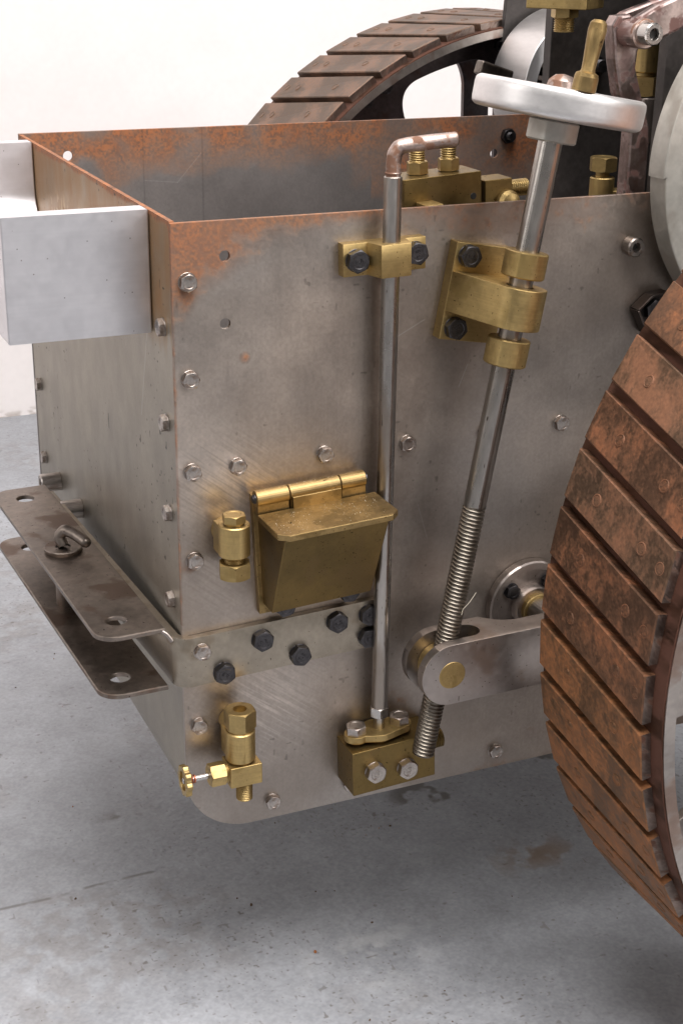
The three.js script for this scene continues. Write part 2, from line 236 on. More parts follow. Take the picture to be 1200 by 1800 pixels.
function hexHead(af, h, { dish = 0.0003, seg = 8, both = false, bore = 0 } = {}) {   // chamfered hexagon along y, base at 0
  const n = 6 * seg, a = af / 2, rc = a * 0.97, P = [], T = Math.tan(0.5);
  const ring = [[], [], [], [], [], []];
  for (let i = 0; i <= n; i++) {
    const t = i / n * Math.PI * 2, m = (t + 1e-9) % (Math.PI / 3) - Math.PI / 6, rh = a / Math.cos(m), c = Math.cos(t), s = Math.sin(t), drop = Math.max(0, (rh - rc)) * T;
    ring[0].push([rh * c, both ? drop : 0, rh * s]); ring[1].push([rh * c, h - drop, rh * s]); ring[2].push([rc * c, h, rc * s]);
    const ri = bore || rc * 0.72; ring[3].push([ri * c, h, ri * s]); ring[4].push(bore ? [ri * c, h - Math.min(h, 0.006), ri * s] : [ri * 0.9 * c, h - dish, ri * 0.9 * s]); ring[5].push([0, bore ? h - Math.min(h, 0.006) : h - dish, 0]);
  }
  const tri = (x, y, z) => P.push(...x, ...y, ...z);
  for (let k = 0; k < 5; k++) for (let i = 0; i < n; i++) { const A = ring[k][i], B = ring[k][i + 1], C = ring[k + 1][i], D = ring[k + 1][i + 1]; tri(A, C, B); if (k < 4) tri(B, C, D); }
  if (both) for (let i = 0; i < n; i++) tri([0, 0, 0], ring[0][i], ring[0][i + 1]);
  const g = new THREE.BufferGeometry(); g.setAttribute('position', new THREE.Float32BufferAttribute(P, 3)); g.computeVertexNormals(); return toCreasedNormals(g, 0.35);
}
function threadGeo(r, depth, pitch, len, seg = 28) {  // real helical thread along y from 0 to len
  const rows = Math.ceil(len / pitch * 8), P = [], I = [], prof = t => t < 0.3 ? 1 : t < 0.5 ? 1 - (t - 0.3) / 0.2 : t < 0.8 ? 0 : (t - 0.8) / 0.2;
  for (let j = 0; j <= rows; j++) for (let i = 0; i <= seg; i++) { const y = j / rows * len, a = i / seg * Math.PI * 2, f = ((y / pitch - i / seg) % 1 + 1) % 1, rr = r - depth * (1 - prof(f)); P.push(rr * Math.cos(a), y, rr * Math.sin(a)); }
  for (let j = 0; j < rows; j++) for (let i = 0; i < seg; i++) { const a = j * (seg + 1) + i, b = a + seg + 1; I.push(a, b, a + 1, b, b + 1, a + 1); }
  const g = new THREE.BufferGeometry(); g.setAttribute('position', new THREE.Float32BufferAttribute(P, 3)); g.setIndex(I); g.computeVertexNormals();
  return merge(g, rcyl(r - depth * 0.4, 0.0006, 0.0001, 20).translate(0, -0.0001, 0), rcyl(r - depth * 0.4, 0.0006, 0.0001, 20).translate(0, len - 0.0005, 0));
}
const tube = (pts, r, n = 40, rs = 16) => { const c = new THREE.CatmullRomCurve3(pts.map(p => V3(...p)), false, 'catmullrom', 0.2); return metric(new THREE.TubeGeometry(c, n, r, rs).toNonIndexed(), c.getLength(), 6.2832 * r); };

// ---------------------------------------------------------------- object helpers
const used = {};
const num = n => { used[n] = (used[n] ?? -1) + 1; return used[n] ? n + '_' + String(used[n]).padStart(3, '0') : n; };
function top(o, name, label, category, kind, group) { o.name = num(name); o.userData.label = label; o.userData.category = category; if (kind) o.userData.kind = kind; if (group) o.userData.group = group; scene.add(o); return o; }
function mesh(name, g, m, parent, pos, rot, label) {
  const o = new THREE.Mesh(g, m); o.name = name; if (pos) o.position.set(...pos); if (rot) o.rotation.set(...rot); o.castShadow = o.receiveShadow = true; if (label) o.userData.label = label; if (parent) parent.add(o); return o;
}
const engine = top(new THREE.Group(), 'traction_engine', 'bare steel traction engine with open tender, brass fittings and rusty straked wheels', 'traction engine');
function part(name, x, y, z, rz = 0, label) { const g = new THREE.Group(); g.name = name; g.position.set(x, y + H0, z); g.rotation.z = rz; if (label) g.userData.label = label; engine.add(g); return g; }
function pmesh(name, g, m, x, y, z, rz = 0, label) { const o = mesh(name, g, m, engine, [x, y + H0, z], [0, 0, rz], label); return o; }
const TILT = 0.056;                                  // the hatch, strap and valve block all sit a little out of level

// ---------------------------------------------------------------- setting
uvSeed = 0;
const floor = mesh('floor', boxUV(new THREE.BoxGeometry(9, 0.1, 6.5)), M.floor, scene, [0.3, -0.05, 1.75]);
floor.userData = { kind: 'structure', label: 'grey painted concrete floor with scuffs and brown specks' };
uvSeed = 0;
const wall = mesh('wall', boxUV(new THREE.BoxGeometry(9, 3.2, 0.12)), M.wall, scene, [0.3, 1.595, -1.55]);
wall.userData = { kind: 'structure', label: 'white painted wall behind the engine' };

for (const [p, t, w, h, I, label] of LAMPS) {
  const L = top(new THREE.Group(), 'softbox_lamp', label, 'lamp', null); L.position.set(...p); L.lookAt(...t);
  mesh('housing', merge(mv(rbox(w + 0.06, 0.03, 0.14, 0.004), 0, h / 2 + 0.015, -0.05), mv(rbox(w + 0.06, 0.03, 0.14, 0.004), 0, -h / 2 - 0.015, -0.05), mv(rbox(0.03, h, 0.14, 0.004), w / 2 + 0.015, 0, -0.05), mv(rbox(0.03, h, 0.14, 0.004), -w / 2 - 0.015, 0, -0.05), mv(rbox(w + 0.06, h + 0.06, 0.02, 0.004), 0, 0, -0.13)), M.black, L);
  mesh('diffuser', new THREE.BoxGeometry(w, h, 0.004), new THREE.MeshStandardMaterial({ color: 0xffffff, emissive: 0xfff6ee, emissiveIntensity: 0.3, roughness: 0.9 }), L, [0, 0, 0]);
  const a = new THREE.RectAreaLight(new THREE.Color(1, 0.975, 0.955), I, w, h); a.rotation.y = Math.PI; a.position.z = 0.006; L.add(a);
}

// ---------------------------------------------------------------- shared fasteners
const gBolt6 = boxUV(merge(hexHead(0.0098, 0.0042), rcyl(0.0058, 0.0006, 0.0002, 24)));
const font = await new FontLoader().loadAsync('fonts/droid/droid_sans_bold.typeface.json');
const mark = (txt, s, y) => { const g = new TextGeometry(txt, { font, size: s, depth: 0.0004, curveSegments: 2, bevelEnabled: false }); g.computeBoundingBox(); const b = g.boundingBox; g.translate(-(b.min.x + b.max.x) / 2, -(b.min.y + b.max.y) / 2, 0); return g.rotateX(-Math.PI / 2).translate(0, y, 0); };
const gBolt8 = boxUV(merge(hexHead(0.013, 0.0056, { dish: 0.0002 }), mark('8.8', 0.0028, 0.0054), rcyl(0.0072, 0.0005, 0.0002, 28)));
const gCap = (r, h, s) => boxUV(merge(lathe([[r * 0.96, 0], [r, 0.0004], [r, h - 0.001], [r - 0.0008, h], [s * 1.08, h], [s, h - 0.0006], [s * 0.95, h - 0.004], [0, h - 0.0042]], 36, 0.5)));
function socket(parent, s, pos, rot) { return mesh('hex_socket', boxUV(hexHead(s * 1.72, 0.0008)), M.socket, parent, pos, rot); }
const R90 = Math.PI / 2;
const rb = rng(77);
function bolt6(parent, x, y, z = 0, m = M.boltSteel) { return mesh('bolt', gBolt6, m, parent, [x, y, z], [R90, rb() * 1.05, 0]); }
function bolt8(parent, x, y, z = 0, m = M.bolt) { return mesh('bolt', gBolt8, m, parent, [x, y, z], [R90, rb() * 6.28, 0]); }

// ---------------------------------------------------------------- tender plates
const TL = 0.5, TH = 0.4208, W = 0.4167, RC = 0.046, TP = 0.003;
function sideShape(holes) {
  const s = new THREE.Shape(); s.moveTo(0, 0); s.lineTo(TL, 0); s.lineTo(TL, -TH); s.lineTo(RC, -TH); s.absarc(RC, -TH + RC, RC, -R90, -Math.PI, true); s.lineTo(0, 0);
  for (const [x, y, r] of holes) { const h = new THREE.Path(); h.absarc(x, y, r, 0, 6.2832, true); s.holes.push(h); } return s;
}
function plateUV(g) { const p = g.attributes.position, uv = new Float32Array(p.count * 2); for (let i = 0; i < p.count; i++) { uv[i * 2] = cl(p.getX(i) / 0.5, 0.001, 0.999); uv[i * 2 + 1] = cl(1 + p.getY(i) / 0.421, 0.001, 0.999); } g.setAttribute('uv', new THREE.BufferAttribute(uv, 2)); return g; }
const near = pmesh('side_plate', plateUV(extr(sideShape([[0.0333, -0.0214, 0.0037], [0.0330, -0.0626, 0.0037]]), TP, 0.0003, 40)), M.side, 0, 0, -TP, 0, 'grey steel side plate of the tender with orange rust along its top edge');
const far = pmesh('side_plate', plateUV(extr(sideShape([[0.0401, -0.0196, 0.0045], [0.4471, -0.0349, 0.0045]]), TP, 0.0003, 40)), M.far, 0, 0.0012, -W, 0, 'far side plate with a ragged brown rust band inside its top');
for (let k = 0; k < 6; k++) if (k !== 4) bolt6(near, 0.0096, -0.0352 - 0.06 * k, TP);
for (const [x, y] of [[0.0618, -0.4068], [0.1208, -0.4066], [0.2389, -0.4062], [0.2980, -0.406], [0.0395, -0.1552], [0.0990, -0.1547], [0.1581, -0.1546], [0.2172, -0.1545], [0.2759, -0.1544]]) bolt6(near, x, y, TP);
{ const c = mesh('cap_screw', gCap(0.0066, 0.0088, 0.0032), M.boltSteel, near, [0.3205, -0.0345, TP], [R90, 0, 0]); socket(near, 0.0031, [0.3205, -0.0345, TP + 0.0044], [R90, 0, 0]); }
{ mesh('nut', boxUV(merge(hexHead(0.0125, 0.006, { both: true }), mv(threadGeo(0.0038, 0.0005, 0.0011, 0.007), 0, 0.004, 0))), M.bolt, far, [0.4595, -0.0187, TP], [R90, 0.2, 0]); }
// rear plate: one sheet bent under the tender to make its floor
{
  const s = new THREE.Shape(), o = 0.0004, t = 0.003; s.moveTo(o, 0); s.lineTo(o, -TH + RC); s.absarc(RC, -TH + RC, RC - o, Math.PI, Math.PI * 1.5, false); s.lineTo(TL - 0.001, -TH + o); s.lineTo(TL - 0.001, -TH + o + t); s.lineTo(RC, -TH + o + t); s.absarc(RC, -TH + RC, RC - o - t, Math.PI * 1.5, Math.PI, true); s.lineTo(o + t, 0); s.lineTo(o, 0);
  const D = W - 2 * TP - 0.0004, g = extr(s, D, 0.0002, 20), p = g.attributes.position, n = g.attributes.normal, uv = new Float32Array(p.count * 2);
  for (let i = 0; i < p.count; i++) { uv[i * 2] = cl(p.getZ(i) / D, 0.001, 0.999); uv[i * 2 + 1] = cl(1 + (p.getY(i) - Math.max(0, p.getX(i) - RC)) / 0.9 , 0.001, 0.999); if (p.getX(i) < RC) uv[i * 2 + 1] = cl(1 + p.getY(i) / 0.42, 0.001, 0.999); }
  g.setAttribute('uv', new THREE.BufferAttribute(uv, 2));
  const rear = pmesh('rear_plate', g, M.rear, 0, 0.0006, -W + TP + 0.0002, 0, 'rear plate of the tender, ochre stained at the top and olive grey below');
  const zr = W - TP - 0.0002;
  for (const [y, z] of [[-0.0672, -0.0205], [-0.1284, -0.0203], [-0.1889, -0.0198], [-0.2496, -0.0195], [-0.1450, -0.3945], [-0.2072, -0.3925], [-0.2730, -0.3900]]) mesh('bolt', gBolt6, M.boltSteel, rear, [0.0004, y, z + zr], [0, 0, R90]);
  for (const [y, z] of [[-0.2775, -0.3384], [-0.2755, -0.2652]]) { mesh('cap_screw', gCap(0.0078, 0.017, 0.004), M.boltSteel, rear, [0.0004, y, z + zr], [0, 0, R90]); mesh('hex_socket', boxUV(hexHead(0.0066, 0.0008)), M.socket, rear, [0.0004 - 0.0132, y, z + zr], [0, 0, R90]); }
}
// open channel bracket of aluminium on the rear plate
{
  const s = new THREE.Shape(), z0 = -0.0425, z1 = -0.377, hgt = 0.0765, t = 0.0155, r = 0.026;     // profile drawn with x = -z
  s.moveTo(-z0, 0); s.lineTo(-z0, -hgt); s.lineTo(-z1, -hgt); s.lineTo(-z1, 0); s.lineTo(-z1 - t, 0); s.lineTo(-z1 - t, -hgt + t + r); s.absarc(-z1 - t - r, -hgt + t + r, r, 0, -R90, true); s.lineTo(-z0 + t + r, -hgt + t); s.absarc(-z0 + t + r, -hgt + t + r, r, -R90, -Math.PI, true); s.lineTo(-z0 + t, 0); s.lineTo(-z0, 0);
  const g = extr(s, 0.0895, 0.0009, 16); g.rotateY(R90);                                            // profile x -> -z, depth -> +x
  pmesh('channel_bracket', boxUV(g), M.alu, -0.0899, 0.0012, 0, 0, 'thick aluminium channel bracket projecting from the rear plate');
}

// ---------------------------------------------------------------- tow hitch and its strap
{
  const h = part('tow_hitch', 0, -0.268, 0, 0, 'rusty two plate drawbar hitch with a dropped pin and a strap round the corner');
  const sh = new THREE.Shape(), t = 0.0050, r = 0.012; const x1 = 0.136;       // strap in plan: x, -z
  sh.moveTo(x1, 0); sh.lineTo(r - 0.006, 0); sh.absarc(r - 0.006, r, r, -R90, -Math.PI, true); sh.lineTo(-0.0205, 0.30); sh.lineTo(-0.0205 + t, 0.30); sh.lineTo(-0.006 + t, r); sh.absarc(r - 0.006, r, r - t, Math.PI, Math.PI * 1.5, false); sh.lineTo(x1, t); sh.lineTo(x1, 0);
  const g = extr(sh, 0.0355, 0.0005, 14); g.rotateX(-R90);                    // plan y -> -z, depth -> +y
  const p = g.attributes.position; for (let i = 0; i < p.count; i++) { const x = p.getX(i); p.setY(i, p.getY(i) - 0.0355 + Math.max(0, x + 0.005) * 0.043); } g.computeVertexNormals();
  mesh('strap', boxUV(toCreasedNormals(g, 0.5)), M.strap, h, [0, 0, 0.0054]);
  const zs = 0.0054;
  for (const [x, y] of [[0.0246, -0.2957], [0.0515, -0.2765], [0.0783, -0.2926], [0.1051, -0.2729], [0.1290, -0.2718], [0.1285, -0.2888]]) bolt8(h, x + 0.0012, y + 0.268, zs);
  bolt6(h, 0.0114, -0.0098, zs);
  const rr = (w, l, rad, holes) => { const s = new THREE.Shape(); s.moveTo(0, 0); s.lineTo(0, l); s.lineTo(-w + rad, l); s.absarc(-w + rad, l - rad, rad, R90, Math.PI, false); s.lineTo(-w, rad); s.absarc(-w + rad, rad, rad, Math.PI, Math.PI * 1.5, false); s.lineTo(0, 0); for (const [x, y, q] of holes) { const k = new THREE.Path(); k.absarc(x, y, q, 0, 6.2832, true); s.holes.push(k); } return s; };
  for (const [y, dx, w] of [[0.0055, -0.0095, 0.0445], [-0.0365, -0.0085, 0.0445]]) {
    const g2 = extr(rr(w, 0.291, 0.015, [[-0.0255, 0.024, 0.0068], [-0.0225, 0.266, 0.0068]]), 0.0034, 0.0007, 20); g2.rotateX(-R90);
    const o = mesh(y > 0 ? 'upper_plate' : 'lower_plate', boxUV(g2), M.hitch, h, [dx, y - 0.0034, -0.006], [0, 0.040, 0]);
  }
  // shoulder where the upper plate turns down into the strap
  mesh('shoulder', boxUV(tube([[-0.0125, 0.0037, -0.008], [-0.0085, 0.001, -0.0055], [-0.0055, -0.0035, -0.0035]], 0.0017, 12, 8)), M.steel, h);
  mesh('pin', boxUV(merge(mv(rcyl(0.0072, 0.058, 0.0008, 28), 0, -0.05, 0))), M.hitch, h, [-0.0400, 0.0, -0.156]);
  mesh('washer', boxUV(lathe([[0.0055, 0], [0.0135, 0], [0.0138, 0.0006], [0.0138, 0.0028], [0.0132, 0.0034], [0.0055, 0.0034]], 32)), M.hitch, h, [-0.0400, 0.0056, -0.156]);
  mesh('pin_handle', boxUV(merge(tube([[0, 0.004, 0.001], [-0.002, 0.010, -0.002], [0.002, 0.0155, 0.0], [0.008, 0.0135, 0.007], [0.013, 0.0105, 0.016]], 0.0042, 30, 14), mv(new THREE.SphereGeometry(0.0041, 12, 8), 0.013, 0.0105, 0.016))), M.hitch, h, [-0.0400, 0.006, -0.156]);
}

// ---------------------------------------------------------------- control rod, clamp, valve block
const RX = 0.1366, RZ = 0.0135;
{
  const r = part('control_rod', RX, 0, RZ, 0, 'upright steel control rod with a bent rusty handle');
  mesh('shaft', boxUV(rcyl(0.0056, 0.3655, 0.0006, 32)), M.rod, r, [0, -0.343, 0]);
  mesh('handle', boxUV(merge(tube([[0, 0.018, 0], [0, 0.030, 0], [0.0006, 0.0358, 0.0004], [0.0032, 0.0396, 0.001], [0.009, 0.0408, 0.0016], [0.024, 0.0422, 0.003], [0.0385, 0.0432, 0.0045]], 0.0046, 60, 18), rcyl(0.0051, 0.0012, 0.0003, 24).translate(0, 0.0238, 0), mv(new THREE.SphereGeometry(0.0046, 16, 10).scale(0.5, 1, 1), 0.0385, 0.0432, 0.0045))), M.rodRusty, r);
  mesh('nut', boxUV(hexHead(0.0122, 0.0072, { both: true, bore: 0.005 })), M.bright, r, [0, -0.3475, 0], [0, 0.2, 0]);
  mesh('stud', boxUV(rcyl(0.0040, 0.024, 0.0003, 24)), M.rod, r, [0, -0.3665, 0]);
}
{
  const c = part('rod_clamp', RX - 0.0005, -0.0272, 0, 0.03, 'brass clamp holding the control rod, two black bolts');
  const s = poly([[-0.0290, 0], [0.0270, 0], [0.0270, 0.0078], [0.0135, 0.0078], [0.0105, 0.0215], [-0.0095, 0.0215], [-0.0130, 0.0078], [-0.0290, 0.0078]]);
  const g = extr(s, 0.0205, 0.0005).rotateX(-R90).scale(1, 1, -1); { const ix = g.index; const p = g.attributes.position; for (let i = 0; i < p.count; i += 3) for (const a of ['position', 'normal', 'uv']) { const q = g.attributes[a], n = q.itemSize; for (let k = 0; k < n; k++) { const t = q.array[(i + 1) * n + k]; q.array[(i + 1) * n + k] = q.array[(i + 2) * n + k]; q.array[(i + 2) * n + k] = t; } } }
  g.computeVertexNormals(); mesh('clamp_body', boxUV(toCreasedNormals(g, 0.4)), M.brass, c, [0, -0.0105, 0]);
  bolt8(c, -0.0205, -0.0005, 0.0078); bolt8(c, 0.0196, 0.0004, 0.0078);
}
{
  const b = part('valve_block', 0.1428, -0.3815, 0, TILT * 0.8, 'square brass valve block low on the side plate');
  mesh('block', boxUV(rbox(0.0632, 0.034, 0.027, 0.0005)), M.brassDull, b, [0, 0, 0.0136]);
  const s = new THREE.Shape(); s.absarc(-0.0165, 0, 0.0085, R90 * 0.75, -R90 * 0.75 + Math.PI * 2, false); s.absarc(0, 0, 0.0122, -R90 * 1.2, -R90 * 0.8, false); s.absarc(0.0165, 0, 0.0085, -R90 * 0.75, R90 * 0.75, false); s.absarc(0, 0, 0.0122, R90 * 0.8, R90 * 1.2, false);
  mesh('gland', boxUV(merge(extr(s, 0.005, 0.0005, 16).rotateX(-R90), mv(rcyl(0.0085, 0.003, 0.0003, 28), 0, -0.003, 0))), M.brass, b, [-0.006, 0.0198, 0.0135]);
  for (const x of [-0.0225, 0.0105]) mesh('bolt', boxUV(merge(hexHead(0.0128, 0.006), mv(rcyl(0.0036, 0.012, 0.0003, 20), 0, -0.010, 0))), M.boltSteel, b, [x, 0.0248, 0.0135], [0, rb(), 0]);
  for (const [x, y] of [[-0.0155, -0.0005], [0.0090, -0.0042]]) { const o = bolt8(b, x, y, 0.0271, M.boltSteel); }
  mesh('threaded_stub', boxUV(alongX(merge(threadGeo(0.0072, 0.0008, 0.0018, 0.011), mv(rcyl(0.0085, 0.004, 0.0004, 28), 0, -0.002, 0)))), M.brassDull, b, [0.0318, 0.004, 0.0135]);
}

// ---------------------------------------------------------------- handwheel column and its bracket
const TH_ = 0.171;
{
  const c = part('handwheel_column', 0.2100, -0.0597, 0.042, -TH_, 'leaning screw column with a cast aluminium handwheel on top');
  mesh('shaft', boxUV(rcyl(0.0075, 0.247, 0.0006, 36)), M.rod, c, [0, -0.131, 0]);
  mesh('screw_thread', boxUV(threadGeo(0.0078, 0.0011, 0.0027, 0.182, 36)), M.thread, c, [0, -0.312, 0]);
  mesh('collar', boxUV(rcyl(0.0137, 0.0163, 0.0008, 48)), M.brass, c, [0, 0.0210, 0]);
  mesh('collar', boxUV(rcyl(0.0137, 0.0172, 0.0008, 48)), M.brass, c, [0, -0.0350, 0]);
  const rimPts = new THREE.CatmullRomCurve3([[0.0300, -0.0072], [0.0400, -0.0078], [0.0490, -0.0096], [0.0562, -0.0095], [0.0590, -0.0078], [0.0597, -0.0054], [0.0598, -0.0020], [0.0598, 0.0010], [0.0597, 0.0044], [0.0590, 0.0068], [0.0568, 0.0082], [0.0545, 0.0085], [0.0530, 0.0080], [0.0522, 0.0060], [0.0517, 0.0015], [0.0495, -0.0010], [0.0380, -0.0016], [0.0300, -0.0016]].map(p => V3(p[0] * 0.868, p[1], 0)), false, 'centripetal').getPoints(70).map(p => [p.x, p.y]);
  mesh('handwheel', boxUV(lathe([[0.0148, -0.0105], [0.020, -0.009], ...rimPts, [0.0155, -0.0005], [0.0140, 0.0035], [0, 0.0040]], 128, 0)), M.aluWheel, c, [0, 0.1276, 0]);
  mesh('hub_boss', boxUV(rcyl(0.0153, 0.0128, 0.001, 48)), M.disc, c, [0, 0.1040, 0]);
  mesh('hub_nut', boxUV(lathe([[0.0096, 0], [0.0096, 0.004], [0.0086, 0.0085], [0.0052, 0.0118], [0, 0.0128]], 28)), M.rodRusty, c, [0, 0.1310, 0]);
  mesh('crank_knob', boxUV(merge(lathe([[0.0078, 0], [0.0082, 0.0006], [0.0082, 0.0085], [0.0074, 0.0108], [0.0050, 0.0118], [0.0046, 0.0135], [0.0048, 0.018], [0.0058, 0.030], [0.0062, 0.0365], [0.0056, 0.0405], [0.0036, 0.0424], [0, 0.0428]].map(p => [p[0] * 0.86, p[1] * 0.93]), 36))), M.brassAged, c, [-0.0125, 0.1358, 0.0430], [0, 0, -0.02]);
  const b = part('column_bracket', 0.2100, -0.0597, 0, -TH_, 'brass bracket with a rounded bearing arm carrying the screw column');
  mesh('base_plate', boxUV(rbox(0.0420, 0.0630, 0.0095, 0.0005)), M.brass, b, [-0.0105, 0.0023, 0.00478]);
  const cx = 0, cz = 0.042, r = 0.0172, px = -0.0312, pz = 0.0094;             // tangent from the plate to the nose
  const d = Math.hypot(cx - px, cz - pz), base = Math.atan2(cz - pz, cx - px), al = Math.asin(r / d), L = Math.sqrt(d * d - r * r), ta = base + al, tx = px + L * Math.cos(ta), tz = pz + L * Math.sin(ta);
  const s = new THREE.Shape(); s.moveTo(px, pz); s.lineTo(0.0095, pz); s.lineTo(r, cz - 0.004); s.absarc(cx, cz, r, -0.2, Math.atan2(tz - cz, tx - cx), false); s.lineTo(px, pz);
  const hole = new THREE.Path(); hole.absarc(cx, cz, 0.0086, 0, 6.2832, true); s.holes.push(hole);
  mesh('bearing_arm', boxUV(extr(s, 0.0258, 0.0005, 40).rotateX(R90)), M.brass, b, [0, 0.0153, 0]);   // plan y -> z
  bolt8(b, -0.0222, 0.0258, 0.0096); bolt8(b, -0.0222, -0.0208, 0.0096);
}

// ---------------------------------------------------------------- filler hatch
{
  const h = part('filler_hatch', 0.0890, -0.2150, 0, TILT, 'brass filler hatch with a sloping front and hinged lid');
  const x0 = -0.0365, x1 = 0.0340, yt = 0.0285, yb = -0.0345;
  const s = poly([[0.0008, yt], [0.0525, yt], [0.0205, yb], [0.0008, yb]]);    // z, y profile
  const g = extr(s, x1 - x0, 0.0006).rotateY(-R90);                            // x -> z, depth -> -x
  mesh('body', boxUV(g), M.brassDull, h, [x1, 0, 0]);
  const ls = new THREE.Shape(), lw = 0.0815, ld = 0.0405, c = 0.006; ls.moveTo(0, 0); ls.lineTo(lw, 0); ls.lineTo(lw, -ld + c); ls.lineTo(lw - c, -ld); ls.lineTo(c, -ld); ls.lineTo(0, -ld + c); ls.lineTo(0, 0);
  mesh('lid', boxUV(extr(ls, 0.0042, 0.0005).rotateX(-R90)), M.brassAged, h, [-0.0400, yt + 0.0006, 0.0150]);
  const kn = (xa, xb, m) => mesh('hinge_knuckle', boxUV(merge(alongX(rcyl(0.0054, xb - xa, 0.0004, 28)), mv(rbox(xb - xa - 0.0006, 0.0085, 0.009, 0.0004), (xb - xa) / 2, -0.0055, -0.0008))), m, h, [xa, yt + 0.0135, 0.0095]);
  kn(-0.0392, -0.0172, M.brassAged); kn(-0.0167, 0.0182, M.brassAged); kn(0.0187, 0.0362, M.brassAged);
  mesh('hinge_leaf', boxUV(mv(rbox(0.0335, 0.0085, 0.0035, 0.0004), 0.0008, yt + 0.0082, 0.0148)), M.brassAged, h);
  mesh('hinge_pin', boxUV(alongX(lathe([[0, -0.0012], [0.0022, -0.0009], [0.0031, 0.0004], [0.0031, 0.0780], [0, 0.0785]], 20))), M.bolt, h, [-0.0402, yt + 0.0135, 0.0095]);
  mesh('flange', boxUV(mv(rbox(0.0790, 0.0840, 0.005, 0.0004), 0, 0.0005, 0.0026)), M.brassAged, h);
  for (const [x, y] of [[-0.0225, -0.0385], [0.0235, -0.0385]]) bolt8(h, x, y + 0.0005, 0.0052);
  // brass shavings fallen on the lid
  const r = rng(5), chip = new THREE.TetrahedronGeometry(0.00042), im = new THREE.InstancedMesh(chip, M.swarf, 150), m = new THREE.Matrix4(), q = new THREE.Quaternion(), e = new THREE.Euler();
  for (let i = 0; i < 150; i++) { const big = i < 6; e.set(r() * 6, r() * 6, r() * 6); q.setFromEuler(e); const onHinge = i > 125; m.compose(onHinge ? V3(-0.038 + r() * 0.073, yt + 0.0190, 0.0085 + r() * 0.003) : V3(-0.036 + r() * 0.072, yt + 0.0051, 0.020 + r() * 0.032), q, big ? V3(3, 0.5, 0.5) : V3(0.3 + r() * 0.4, 0.3 + r() * 0.4, 0.3 + r() * 0.4)); im.setMatrixAt(i, m); }
  im.name = 'swarf'; im.userData = { kind: 'stuff', label: 'pale metal shavings scattered on the lid' }; im.castShadow = im.receiveShadow = true; h.add(im);
}

// ---------------------------------------------------------------- check valve and drain cock
{
  const v = part('check_valve', 0.0297, -0.1790, 0.020, 0, 'small turned brass check valve beside the filler hatch');
  mesh('cap', boxUV(merge(hexHead(0.0134, 0.0052), mv(rcyl(0.0060, 0.003, 0.0003, 28), 0, -0.0022, 0))), M.brassTurned, v, [0, -0.0050, 0], [0, 0.35, 0]);
  mesh('body', boxUV(merge(mv(rcyl(0.0100, 0.0212, 0.0007, 44), 0, -0.0275, 0), mv(rbox(0.0196, 0.0200, 0.012, 0.0008), 0, -0.0170, -0.0065))), M.brassTurned, v);
  mesh('threaded_neck', boxUV(threadGeo(0.0066, 0.0006, 0.0013, 0.008)), M.brassTurned, v, [0, -0.0345, 0]);
  mesh('union_nut', boxUV(hexHead(0.0188, 0.0108, { both: true })), M.brass, v, [0, -0.0427, 0], [0, 0.25, 0]);
  mesh('boss', boxUV(alongZ(rcyl(0.0088, 0.012, 0.0005, 32))), M.brassTurned, v, [0, -0.0170, -0.0198]);
}
{
  const v = part('drain_cock', 0.0318, -0.3170, 0.020, 0, 'brass drain cock with a little star handle at the lower corner');
  mesh('union_nut', boxUV(hexHead(0.0188, 0.0135, { both: true, bore: 0.0046 })), M.brassTurned, v, [0, -0.0137, 0], [0, 0.52, 0]);
  mesh('body', boxUV(merge(mv(rcyl(0.0100, 0.0222, 0.0008, 44), 0, -0.0375, 0), mv(rcyl(0.0086, 0.003, 0.0004, 36), 0, -0.0160, 0), mv(rbox(0.0192, 0.019, 0.011, 0.0008), 0, -0.0255, -0.006), mv(rcyl(0.0078, 0.003, 0.0004, 36), 0, -0.0395, 0))), M.brassTurned, v);
  mesh('tee_block', boxUV(rbox(0.0222, 0.0150, 0.0185, 0.0006)), M.brass, v, [0.0008, -0.0462, 0.0005]);
  mesh('threaded_stub', boxUV(threadGeo(0.0056, 0.0006, 0.0014, 0.0150)), M.brassTurned, v, [0.0022, -0.0685, 0.0005]);
  mesh('threaded_neck', boxUV(alongX(threadGeo(0.0072, 0.0006, 0.0014, 0.007))), M.brassTurned, v, [-0.0150, -0.0455, 0.0005]);
  mesh('packing_nut', boxUV(hexHead(0.0142, 0.0108, { both: true }).rotateZ(R90)), M.brassTurned, v, [-0.0118, -0.0455, 0.0005], [0.3, 0, 0]);
  mesh('stem', boxUV(alongX(rcyl(0.0021, 0.020, 0.0003, 20))), M.bright, v, [-0.0405, -0.0455, 0.0005]);
  mesh('spring', boxUV(alongX(threadGeo(0.0031, 0.0011, 0.0013, 0.004, 20))), M.copper, v, [-0.0362, -0.0455, 0.0005]);
  const st = new THREE.Shape(), n = 8; for (let i = 0; i <= n * 8; i++) { const a = i / (n * 8) * Math.PI * 2, r = 0.0096 + 0.0013 * ss(-0.5, 0.5, Math.cos(a * n)); i ? st.lineTo(r * Math.cos(a), r * Math.sin(a)) : st.moveTo(r, 0); }
  const hg = new THREE.Path(); hg.absarc(0, 0, 0.0066, 0, 6.2832, true); st.holes.push(hg);
  mesh('star_handle', boxUV(merge(extr(st, 0.0042, 0.0006, 20).translate(0, 0, -0.0021), alongZ(rcyl(0.0072, 0.0016, 0.0003, 28)).translate(0, 0, -0.0004)).rotateY(R90)), M.brassTurned, v, [-0.0388, -0.0455, 0.0005]);
  mesh('boss', boxUV(alongZ(rcyl(0.0078, 0.012, 0.0005, 32))), M.brassTurned, v, [-0.0005, -0.0170, -0.0198]);
}

